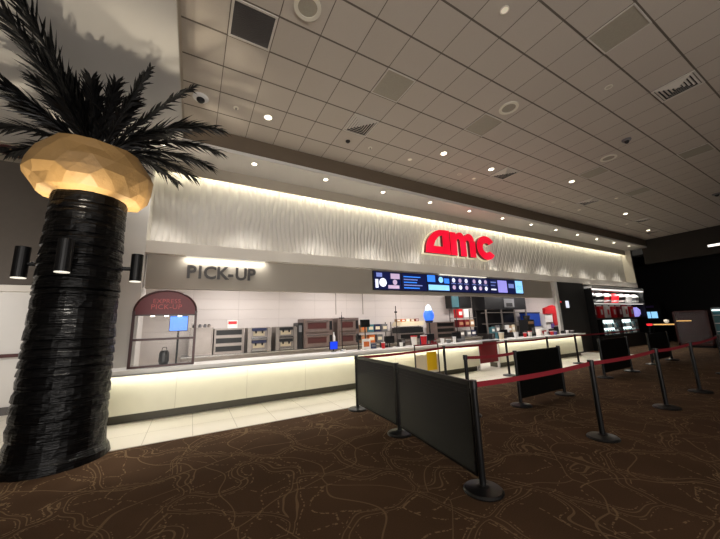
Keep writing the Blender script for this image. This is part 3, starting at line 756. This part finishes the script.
def carton(x, y, z, w, d, h, m, label, grp=None, band='paper_white'):
    t = thing('carton', label, 'box', (x, y, z), random.uniform(-.12, .12), grp)
    part('box', B(-w/2, w/2, -d/2, d/2, 0, h), m, t, .004); part('label_patch', B(-w*.35, w*.35, -d/2-.003, -d/2, h*.3, h*.7), band, t)
ONS = [('goods_l', 5.62, 1.25, .62, 'steel rack of small goods left of the roller grill'), ('goods_r', 10.1, 1.1, 1.12, 'tall steel rack with a maroon middle shelf behind the counter')]
goods_shelf(5.62, 9.1, 1.35, .72, 'steel rack of small goods left of the roller grill', 2)
cs = [('tan', 'lower'), ('orange', 'lower'), ('grey_plastic', 'lower'), ('tan', 'upper'), ('teal', 'upper'), ('navy', 'upper'), ('grey_plastic', 'upper')]
for q, (mt, lv) in enumerate(cs):
    zz = BZ+(.04 if lv == 'lower' else .40); xq = 5.2+.32*(q if q < 3 else (q-3)*.9)
    carton(xq, 9.25, zz, .24, .2, .26, mt, '%s carton on the %s shelf of the left goods rack' % (COLN[mt], lv)+(', by the pole' if q in (1, 4) else ''), 'cartons on the left goods rack', 'cream' if mt != 'tan' else 'orange')
t = thing('wall_pole', 'thin dark pole rising in front of the left goods rack', 'pole', (5.05, 7.02, .885))
part('base', MB().cyl((0, 0, 0), (0, 0, .012), .06, .055, 16), 'black_metal', t); part('pole', MB().cyl((0, 0, .012), (0, 0, 1.12), .011, .011, 8), 'black_metal', t); part('crossbar', B(-.04, .04, -.01, .01, .93, .97), 'black_metal', t)
# roller grill
t = thing('roller_grill', 'steel roller grill with slanted cream top behind the counter', 'grill', (7.2, 9.05, BZ+.3))
part('body', B(-.55, .55, 0, .5, 0, .2), 'black_plastic', t, .006)
part('canopy', MB().prism([(-.55, .26), (.55, .26), (.62, .42), (-.45, .42)], -.02, .5), 'cream', t)
for q in range(6): part('roller', MB().cyl((-.5, .06+q*.075, .215), (.5, .06+q*.075, .215), .016, .016, 10), 'chrome', t)
for sx in (-1, 1): part('upright', B(sx*.5-.015, sx*.5+.015, .2, .23, .2, .3), 'steel', t)
t2 = cabinet_warmer(7.2, 9.02, 1.15, .6, .3, 'low steel drawer warmer under the roller grill', shelves=1, goods='tan')
for q, mt in enumerate(('tan', 'orange', 'cream', 'tan', 'maroon')):
    carton(6.75+q*.22, 9.3, BZ+.30+.42, .17, .15, .1, mt, '%s packet on top of the roller grill, %s from the left' % (COLN[mt], ords[q]), 'packets on the roller grill')
# blue glowing globe
t = thing('blue_lamp', 'glowing blue and white drink sign on a thin stand behind the counter', 'lamp', (7.05, 7.9, 0))
part('base', MB().cyl((0, 0, 0), (0, 0, .02), .16, .15, 20), 'black_metal', t); part('stand', MB().cyl((0, 0, .02), (0, 0, 1.55), .025, .025, 12), 'black_metal', t)
part('collar', MB().cyl((0, 0, 1.50), (0, 0, 1.58), .11, .14, 20), 'navy', t)
part('globe', MB().lathe([(.12, 1.58), (.165, 1.66), (.18, 1.75), (.165, 1.84), (.12, 1.92)], 24), 'globe_blue', t, smooth=True)
part('top_light', MB().lathe([(.11, 1.92), (.10, 2.0), (.06, 2.08), (.02, 2.12)], 20), 'globe_white', t, smooth=True)
# steel table & warmers to the right
t = cabinet_warmer(8.9, 9.0, 1.0, .6, .66, 'grey steel warmer with dark slots right of the blue drink sign', shelves=3, m='steel_warm')
goods_shelf(10.15, 9.05, 1.2, 1.16, 'tall steel rack with maroon boxes right of the blue drink sign', 3)
for q, (mt, xx_, lv) in enumerate((('maroon', 9.85, 1), ('maroon', 10.2, 1), ('tan', 10.5, 1), ('steel', 9.85, 0), ('grey_plastic', 10.25, 0), ('navy', 10.55, 0), ('red_gloss', 9.85, 2), ('white_plastic', 10.2, 2))):
    zz = BZ+.04+lv*1.16/3
    carton(xx_, 9.2, zz, .28, .24, [.24, .3, .36][lv], mt, '%s box on the %s shelf of the tall steel rack%s' % (COLN[mt], ['bottom', 'middle', 'top'][lv], ', left of its twin' if (mt == 'maroon' and xx_ < 10) else (', in the centre' if mt == 'maroon' else '')), 'boxes on the tall steel rack', 'tan' if mt == 'maroon' else 'paper_white')
t = thing('wall_cabinet', 'dark green-grey cabinet hung on the tile wall over the tall rack', 'cabinet', (10.4, 9.45, 2.1))
part('body', B(-.65, .6, 0, .34, 0, .55), 'dark_wood', t, .006); part('door', B(-.62, -.2, -.02, 0, .03, .52), 'teal', t); part('door', B(-.16, .57, -.02, 0, .03, .52), 'black_plastic', t)
# dark hot line
t = thing('fry_station', 'black hooded cooking station behind the counter under the lilac screen', 'kitchen station', (13.1, 9.05, 0))
part('hood', B(-1.7, 1.3, 0, .72, 2.0, 2.95), 'black_plastic', t, .01)
part('back_panel', B(-1.7, 1.3, .66, .72, .1, 2.0), 'black_plastic', t)
part('base', B(-1.7, 1.3, 0, .66, 0, .95), 'steel_dark', t, .006)
for x in (-1.66, -.6, .35, 1.26): part('upright', B(x-.03, x+.03, 0, .05, .95, 2.0), 'steel', t)
for z in (1.35, 1.85): part('shelf', B(-1.6, 1.2, 0, .35, z, z+.03), 'steel', t)
part('hood_screen', B(-.4, .35, -.03, 0, 2.1, 2.5), 'grey_plastic', t); part('screen_inset', B(-.25, .2, -.04, -.03, 2.13, 2.3), 'vent_black', t)
for q, (x, mt) in enumerate(((-1.3, 'teal'), (-.95, 'screen_sky'), (-.1, 'tan'), (.15, 'cream'), (.8, 'steel'), (-.3, 'white_plastic'))):
    carton(13.1+x, 9.2, .95, .26, .24, .28+.06*(q % 2), mt if mt != 'screen_sky' else 'grey_plastic', ['teal tub box at the left foot of the cooking station', 'grey tub box next to the teal one in the cooking station', 'tan box in the middle of the cooking station', 'cream box right of centre in the cooking station', 'steel bin at the right of the cooking station', 'white box in the middle of the cooking station'][q], 'boxes in the cooking station')
# white wall with blue box and red display
t = thing('blue_box', 'large plain blue box on the right part of the kitchen counter', 'box', (15.2, 9.2, BZ+.3)); part('box', B(-.55, .5, 0, .4, 0, .68), 'blue_gloss', t, .01); part('lid_edge', B(-.57, .52, -.01, .41, .64, .70), 'navy', t)
t = thing('crate', 'low white crate under the blue box', 'crate', (15.2, 9.2, BZ)); part('box', B(-.6, .6, 0, .4, 0, .28), 'white_plastic', t, .008); part('rim', B(-.62, .62, -.01, .41, .27, .3), 'grey_plastic', t)
t = thing('snack_display', 'red and white snack display beside the blue box', 'display', (16.6, 9.1, BZ))
part('body', B(-.55, .5, .05, .5, 0, .9), 'paper_white', t, .01); part('header', MB().prism([(-.6, .9), (.55, .9), (.5, 1.28), (.2, 1.36), (-.55, 1.2)], .0, .12), 'red_gloss', t)
part('side_banner', B(.15, .5, .0, .05, .3, .9), 'red_gloss', t); part('shelf', B(-.5, .1, 0, .05, .45, .48), 'steel', t); part('purple_pack', B(-.1, .12, .0, .05, .15, .4), 'purple', t)
t = thing('coffee_machine', 'black coffee machine left of the blue box against the white wall', 'machine', (13.0, 8.0, 0))
part('cabinet', B(-.3, .3, 0, .5, 0, .9), 'black_plastic', t, .01); part('body', B(-.25, .25, .05, .45, .9, 1.5), 'black_plastic', t, .01); part('hopper', MB().cyl((0, .22, 1.5), (0, .22, 1.68), .12, .16, 16), 'steel_dark', t); part('control_panel', B(-.18, .18, .04, .05, 1.3, 1.42), 'tan', t)
# things on the front counter
def pos(x, label, scr='black_plastic', w=.3):
    t = monitor('register_screen', label, (x, 6.98, .885), w, .2, scr, PI+random.uniform(-.3, .3), .1); return t
pos(4.75, 'black register facing away, just right of the card holder')
pos(6.2, 'dark blue register facing away between the red and white cups', 'navy')
pos(7.3, 'black register facing away left of the maroon gate')
pos(9.6, 'black register facing away on the right counter, near the gate')
pos(11.3, 'black register facing away in the middle of the right counter')
pos(12.9, 'black register facing away near the right end of the counter')
it = [(4.42, 'red_gloss', .05, .16, 'red'), (5.0, 'white_plastic', .05, .12, 'white'), (5.45, 'paper_white', .09, .28, 'tall white'), (5.8, 'red_gloss', .09, .28, 'tall red'), (6.5, 'white_plastic', .06, .15, 'white'), (6.75, 'grey_plastic', .07, .12, 'grey'),
      (7.0, 'white_plastic', .05, .18, 'tall white'), (9.2, 'cream', .09, .22, 'large cream'), (10.0, 'white_plastic', .08, .2, 'large white'), (10.5, 'red_gloss', .06, .16, 'red'), (10.8, 'paper_white', .07, .2, 'pale'), (11.8, 'white_plastic', .06, .14, 'white'), (12.2, 'red_gloss', .07, .15, 'red'), (12.45, 'purple', .06, .14, 'purple'), (13.3, 'white_plastic', .06, .14, 'white'), (13.65, 'grey_plastic', .07, .12, 'grey')]
where = ['left of the black register by the card holder', 'between the thin pole and the first register', 'beside the tall red cup', 'beside the dark blue register', 'right of the dark blue register', 'between two white cups left of the gate',
         'left of the gate register', 'at the left end of the right counter', 'between the first two right-hand registers', 'left of the middle right-hand register', 'touching on the middle right-hand register', 'right of the middle right-hand register',
         'beside the purple cup', 'beside the red cup on the right counter', 'right of the last register', 'at the far right end of the counter']
for (x, mt, r, h, nm), wh in zip(it, where):
    tub(x, 6.78, .885, r, h, mt, '%s cup on the counter, %s' % (nm, wh), 'cups on the front counter', 'red_gloss' if mt in ('paper_white',) else 'white_plastic')
cl = [(4.25, 'navy', 'dark blue', .16, .12), (4.6, 'black_plastic', 'black', .2, .14), (5.2, 'steel_dark', 'dark grey', .18, .2), (5.62, 'black_plastic', 'black', .14, .2), (6.0, 'navy', 'navy', .2, .24), (6.38, 'maroon', 'maroon', .13, .14),
      (7.55, 'grey_plastic', 'grey', .2, .16), (9.0, 'black_plastic', 'black', .2, .2), (9.35, 'teal', 'teal', .16, .22), (10.3, 'black_plastic', 'black', .26, .16), (11.0, 'steel_dark', 'dark grey', .2, .2), (12.65, 'black_plastic', 'black', .2, .22), (13.45, 'black_plastic', 'black', .2, .12)]
cw = ['between the card holder and the red cup', 'left of the first black register', 'left of the tall white cup', 'between the tall white and tall red cups', 'left of the navy register', 'right of the navy register', 'closest to the left side of the maroon gate',
      'closest to the right side of the maroon gate', 'left of the first right-hand register', 'left of the small red cup', 'left of the middle right-hand register', 'left of the last register', 'near the right end of the counter']
for (x, mt, nm, w, h), wh in zip(cl, cw):
    t = thing('counter_gadget', 'small %s box on the counter, %s' % (nm, wh), 'box', (x, 7.02, .885), random.uniform(-.3, .3), 'small boxes on the front counter')
    part('body', B(-w/2, w/2, -.06, .06, 0, h), mt, t, .008); part('face', B(-w*.35, w*.35, -.064, -.06, h*.45, h*.8), 'grey_plastic', t)
t = thing('condiment_caddy', 'pink and white napkin box on the right counter below the blue box', 'box', (12.0, 7.0, .885)); part('box', B(-.3, .1, -.1, .1, 0, .24), 'paper_white', t, .005); part('front_print', B(-.22, .05, -.104, -.1, .06, .18), 'red_gloss', t)

# ------------------------------------------------------------------ grab-and-go wall
s = thing('display_shelf', 'tall black merchandise shelf with white lit canopy right of the counter', 'shelf', (18.95, 6.9, 0))
part('back_panel', B(-2.8, 2.85, .6, .66, 0, 2.85), 'end_black', s)
for x in (-2.85, 2.79): part('side_panel', B(x, x+.06, .0, .6, 0, 2.85), 'black_metal', s)
cn = part('canopy', B(-2.85, 2.85, -.05, .66, 2.82, 2.95), 'white_plastic', s, .01)
part('light_strip', B(-2.8, 2.8, -.04, .05, 2.78, 2.82), 'led_white', cn)
part('shelf', B(-2.79, 2.79, 0, .6, 2.13, 2.18), 'white_plastic', s); part('shelf', B(-2.79, 2.79, 0, .6, 1.40, 1.46), 'steel_dark', s)
part('light_strip', B(-2.75, 2.75, .05, .1, 2.115, 2.13), 'led_white', s)
part('base', B(-2.79, 2.79, .02, .6, 0, .62), 'end_black', s)
for q in range(2):
    xa = -2.2+q*1.95
    c = thing('drink_cooler', ['lit cooler with pale bottles, left one under the merchandise shelf', 'lit cooler with pale bottles, right one under the merchandise shelf'][q], 'cooler', (18.95+xa+.9, 6.93, .62), 0, 'coolers below the merchandise shelf')
    part('cabinet', B(-.9, .9, .3, .5, 0, .76), 'led_cool', c); part('frame', B(-.93, .93, 0, .5, -.0, .05).box(-.93, .93, 0, .5, .73, .77).box(-.95, -.9, 0, .5, .0, .77).box(.9, .95, 0, .5, 0, .77), 'black_metal', c)
    part('glass_door', B(-.9, .9, .0, .01, .05, .73), 'glass', c)
    part('rack', B(-.9, .9, .05, .3, .36, .37), 'chrome', c)
    for r_ in range(2):
        for b_ in range(8):
            mt = ['teal', 'white_plastic', 'teal', 'cream', 'grey_plastic', 'teal', 'white_plastic', 'white_plastic'][(b_+3*r_) % 8]
            o = part('bottle', MB().lathe([(.055, 0), (.06, .01), (.06, .13), (.025, .19), (.025, .22)], 12), mt, None, loc=(18.95+xa+.9-.76+b_*.217, 7.06, .62+(.05 if r_ == 0 else .37)))
            tag(o, 'small %s bottle in the %s cooler, %s row' % (COLN[mt], ['left', 'right'][q], ['lower', 'upper'][r_])+', %s from the left' % ords[b_], 'bottle', 'bottles in the lit coolers')
# upper shelf : buckets, one glowing red in the middle
for q in range(7):
    x = 16.6+q*.78; glow = q == 3
    t = thing('popcorn_bucket', ['white and black bucket at the left end of the top merchandise shelf', 'black and white bucket second on the top merchandise shelf', 'red and white bucket left of the glowing red one', 'glowing red bucket in the middle of the top merchandise shelf',
        'black and white bucket right of the glowing red one', 'white bucket two right of the glowing red one', 'grey and white bucket at the right end of the top merchandise shelf'][q], 'bucket', (x, 7.2, 2.18), 0, 'buckets on the top merchandise shelf')
    mt = ['black_plastic', 'black_plastic', 'red_gloss', 'glow_red', 'black_plastic', 'white_plastic', 'grey_plastic'][q]
    part('body', MB().lathe([(.17, 0), (.23, .3)], 20), mt, t); part('lid', MB().lathe([(.24, .3), (.24, .36), (.12, .46), (.05, .48)], 20), 'white_plastic' if not glow else 'glow_red', t)
    part('band', MB().ring((0, 0), .19, .205, .06, .14, 20), 'white_plastic', t)
for q in range(8):
    x = 16.5+q*.66; mt = ['maroon', 'red_gloss', 'white_plastic', 'red_gloss', 'maroon', 'paper_white', 'red_gloss', 'purple'][q]
    t = thing('snack_bag', '%s tall snack pack on the middle merchandise shelf, %s from the left' % (COLN.get(mt, 'pale'), ords[q]), 'packet', (x, 7.15, 1.46), 0, 'tall packs on the middle merchandise shelf')
    if q == 7: part('body', MB().lathe([(.1, 0), (.2, .15), (.2, .35), (.08, .5)], 20), 'screen_lilac', t)
    else:
        part('body', MB().prism([(-.2, 0), (.2, 0), (.22, .55), (-.22, .55)], -.08, .08), mt, t); part('top_fold', B(-.2, .2, -.03, .03, .55, .6), 'white_plastic' if mt != 'paper_white' else 'red_gloss', t); part('label_patch', B(-.08, .08, -.085, -.08, .15, .4), 'white_plastic' if mt in ('maroon', 'red_gloss') else 'red_gloss', t)
# notice on the dark wall
t = thing('wall_notice', 'small white notice on the dark wall right of the counter', 'notice', (13.75, 7.14, 0))
t.location = (14.35, 7.14, 1.95); part('sheet', B(-.12, .12, -.01, .01, 0, .3), 'screen_white', t); part('holder', B(-.14, .14, 0, .015, -.02, .32), 'steel_dark', t)
t = thing('exit_button', 'small pink light on the dark wall beside the white pilaster', 'light', (13.85, 7.14, 2.2)); part('plate', B(-.05, .05, -.005, .01, -.06, .06), 'black_plastic', t); part('lens', MB().cyl((0, -.015, 0), (0, -.005, 0), .035, .035, 12), 'glow_red', t)

# ------------------------------------------------------------------ far right
t = thing('display_cabinet', 'dark maroon display cabinet standing at the far right', 'cabinet', (20.0, 4.85, 0))
part('body', B(.05, .6, -.55, .58, .1, 1.66), 'maroon_dark', t, .01); part('frame', B(0, .05, -.55, -.49, .1, 1.66).box(0, .05, .52, .58, .1, 1.66).box(0, .05, -.55, .58, 1.60, 1.66).box(0, .05, -.55, .58, .1, .2), 'maroon_frame', t)
part('glass_door', B(.01, .02, -.49, .52, .2, 1.6), 'glass', t)
for z in (.5, .85, 1.2): part('shelf', B(.03, .055, -.49, .52, z, z+.02), 'steel_dark', t)
part('light_bar', B(.02, .05, .0, .5, 1.18, 1.22), 'glow_amber', t); part('foot', B(.05, .6, -.5, .55, 0, .1), 'end_black', t)
t = thing('open_cooler', 'white lit open cooler cut off by the right edge', 'cooler', (20.0, 3.6, 0))
part('body', B(.1, .9, -.75, .6, .1, 1.75), 'grey_plastic', t, .01); part('interior', B(.06, .1, -.7, .55, .6, 1.6), 'teal', t)
for z in (.7, 1.05, 1.4): part('shelf', B(-.02, .06, -.7, .55, z, z+.03), 'white_plastic', t)
part('light_strip', B(.0, .05, -.7, .55, 1.6, 1.66), 'led_cool', t); part('plinth', B(.1, .9, -.75, .6, 0, .1), 'black_plastic', t)
t = thing('arcade_machine', 'dark machine with two small sky blue screens right of the merchandise shelf', 'machine', (25.0, 7.75, 0))
part('body', B(.05, .8, -.5, .5, 0, 2.3), 'end_black', t, .01); part('screen', B(.02, .05, -.3, -.02, 1.33, 1.72), 'screen_sky', t); part('screen', B(.02, .05, .02, .3, 1.33, 1.72), 'screen_sky', t)
part('marquee', B(.02, .05, -.2, .25, 1.98, 2.1), 'purple', t); part('control_panel', B(-.1, .05, -.45, .45, .95, 1.1), 'black_plastic', t)
t = thing('prize_table', 'low dark table with an amber light bar beside the maroon cabinet', 'table', (21.2, 6.1, 0))
part('top', B(-.3, .3, -.6, .6, 1.0, 1.05), 'dark_wood', t); part('light_bar', B(-.32, -.3, -.5, .35, 1.0, 1.06), 'glow_amber', t); part('red_light', B(-.34, -.3, .4, .62, .98, 1.08), 'glow_red', t)
for x in (-.25, .25):
    for y in (-.55, .55): part('leg', B(x-.03, x+.03, y-.03, y+.03, 0, 1.0), 'black_metal', t)
t = thing('round_lamp', 'small round pale lamp above the amber light bar', 'lamp', (21.1, 6.0, 1.05))
part('globe', MB().lathe([(.03, .04), (.09, .09), (.1, .14), (.09, .19), (.03, .23)], 16), 'lamp_dim', t, smooth=True); part('foot', MB().cyl((0, 0, 0), (0, 0, .04), .05, .03, 12), 'black_metal', t)

# ------------------------------------------------------------------ lights
def area(name, loc, size, sy, energy, col=(1, 1, 1), rot=(0, 0, 0), spread=PI):
    l = bpy.data.lights.new(name, 'AREA'); l.shape = 'RECTANGLE'; l.size = size; l.size_y = sy; l.energy = energy; l.color = col; l.spread = spread
    o = bpy.data.objects.new(name, l); C.objects.link(o); o.location = loc; o.rotation_euler = rot; return o
WARM = (1, .94, .70)
for xa in (1.95, 7.65, 13.35, 19.05):
    area('cove_light', (xa, 7.50, 5.22), 5.7, .05, 20, WARM, (math.radians(8), 0, 0))
for xa, w in ((.8, 4.7), (5.5, 4.7), (11.4, 5.1)):
    area('counter_light', (xa, 6.555, .80), w, .02, 15, (1, .97, .82), (math.radians(22), 0, 0))
area('ledge_light', (.62, 7.2, 3.045), 1.7, .08, 7, (1, .96, .88), (math.radians(25), 0, 0))
area('ledge_light', (8.15, 7.23, 3.045), 2.3, .03, 5, (1, .95, .84), (math.radians(12), 0, 0))
for x in (1.0, 4.2, 7.4, 10.6, 13.8, 17.0):
    area('kitchen_light', (x, 8.2, 3.05), 1.2, .5, 44, (1, .94, .91))
area('shelf_light', (18.95, 7.0, 2.78), 5.4, .1, 26, (1, .97, .93))
# palm up lights
for az in (2, -92, 178, 90):
    a = math.radians(az); x, y = PX+.60*math.cos(a), PY+.60*math.sin(a)
    l = bpy.data.lights.new('palm_uplight', 'SPOT'); l.energy = 62; l.spot_size = math.radians(70); l.spot_blend = .5; l.color = (1, .88, .68); l.shadow_soft_size = .05
    o = bpy.data.objects.new('palm_uplight', l); C.objects.link(o); o.location = (x, y, 2.68); o.rotation_euler = (PI, 0, 0)
    l = bpy.data.lights.new('palm_downlight', 'SPOT'); l.energy = 25; l.spot_size = math.radians(60); l.spot_blend = .5; l.color = (1, .92, .8); l.shadow_soft_size = .05
    o = bpy.data.objects.new('palm_downlight', l); C.objects.link(o); o.location = (x, y, 2.2)
# unseen fill lamp added behind the camera to raise the ambient level
area('ambient_fill', (-1, -8, 2.2), 8, 3, 690, (1, .95, .90), (math.radians(112), 0, math.radians(10)))
area('left_wall_fill', (-4.5, 7.0, 2.2), 2, .3, 24, (1, .96, .92), (math.radians(70), 0, 0))  # added fill lamp that brightens the pale lower left wall
# faint even ambient fill added through the world background
w = bpy.data.worlds.new('world'); sc.world = w; w.use_nodes = True
w.node_tree.nodes['Background'].inputs[0].default_value = (1, .9, .78, 1); w.node_tree.nodes['Background'].inputs[1].default_value = .02

# ------------------------------------------------------------------ camera
yaw, pitch, roll, F = .510812409, .184054783, -.0340376106, 299.57
cy, sy, cp, sp = math.cos(yaw), math.sin(yaw), math.cos(pitch), math.sin(pitch)
f = Vector((sy*cp, cy*cp, sp)); r0 = Vector((cy, -sy, 0)); u0 = r0.cross(f)
r = r0*math.cos(roll)+u0*math.sin(roll); u = u0*math.cos(roll)-r0*math.sin(roll)
cam = bpy.data.cameras.new('camera'); co = bpy.data.objects.new('camera', cam); C.objects.link(co)
mt = Matrix(((r.x, u.x, -f.x, 0), (r.y, u.y, -f.y, 0), (r.z, u.z, -f.z, 1.5), (0, 0, 0, 1)))
co.matrix_world = mt; cam.sensor_width = 36; cam.lens = F/720*36; cam.clip_start = .05; cam.clip_end = 200
sc.camera = co
sc.view_settings.view_transform = 'Standard'; sc.view_settings.look = 'None'; sc.view_settings.gamma = 1; sc.view_settings.exposure = 0.42; sc.view_settings.use_curve_mapping = False
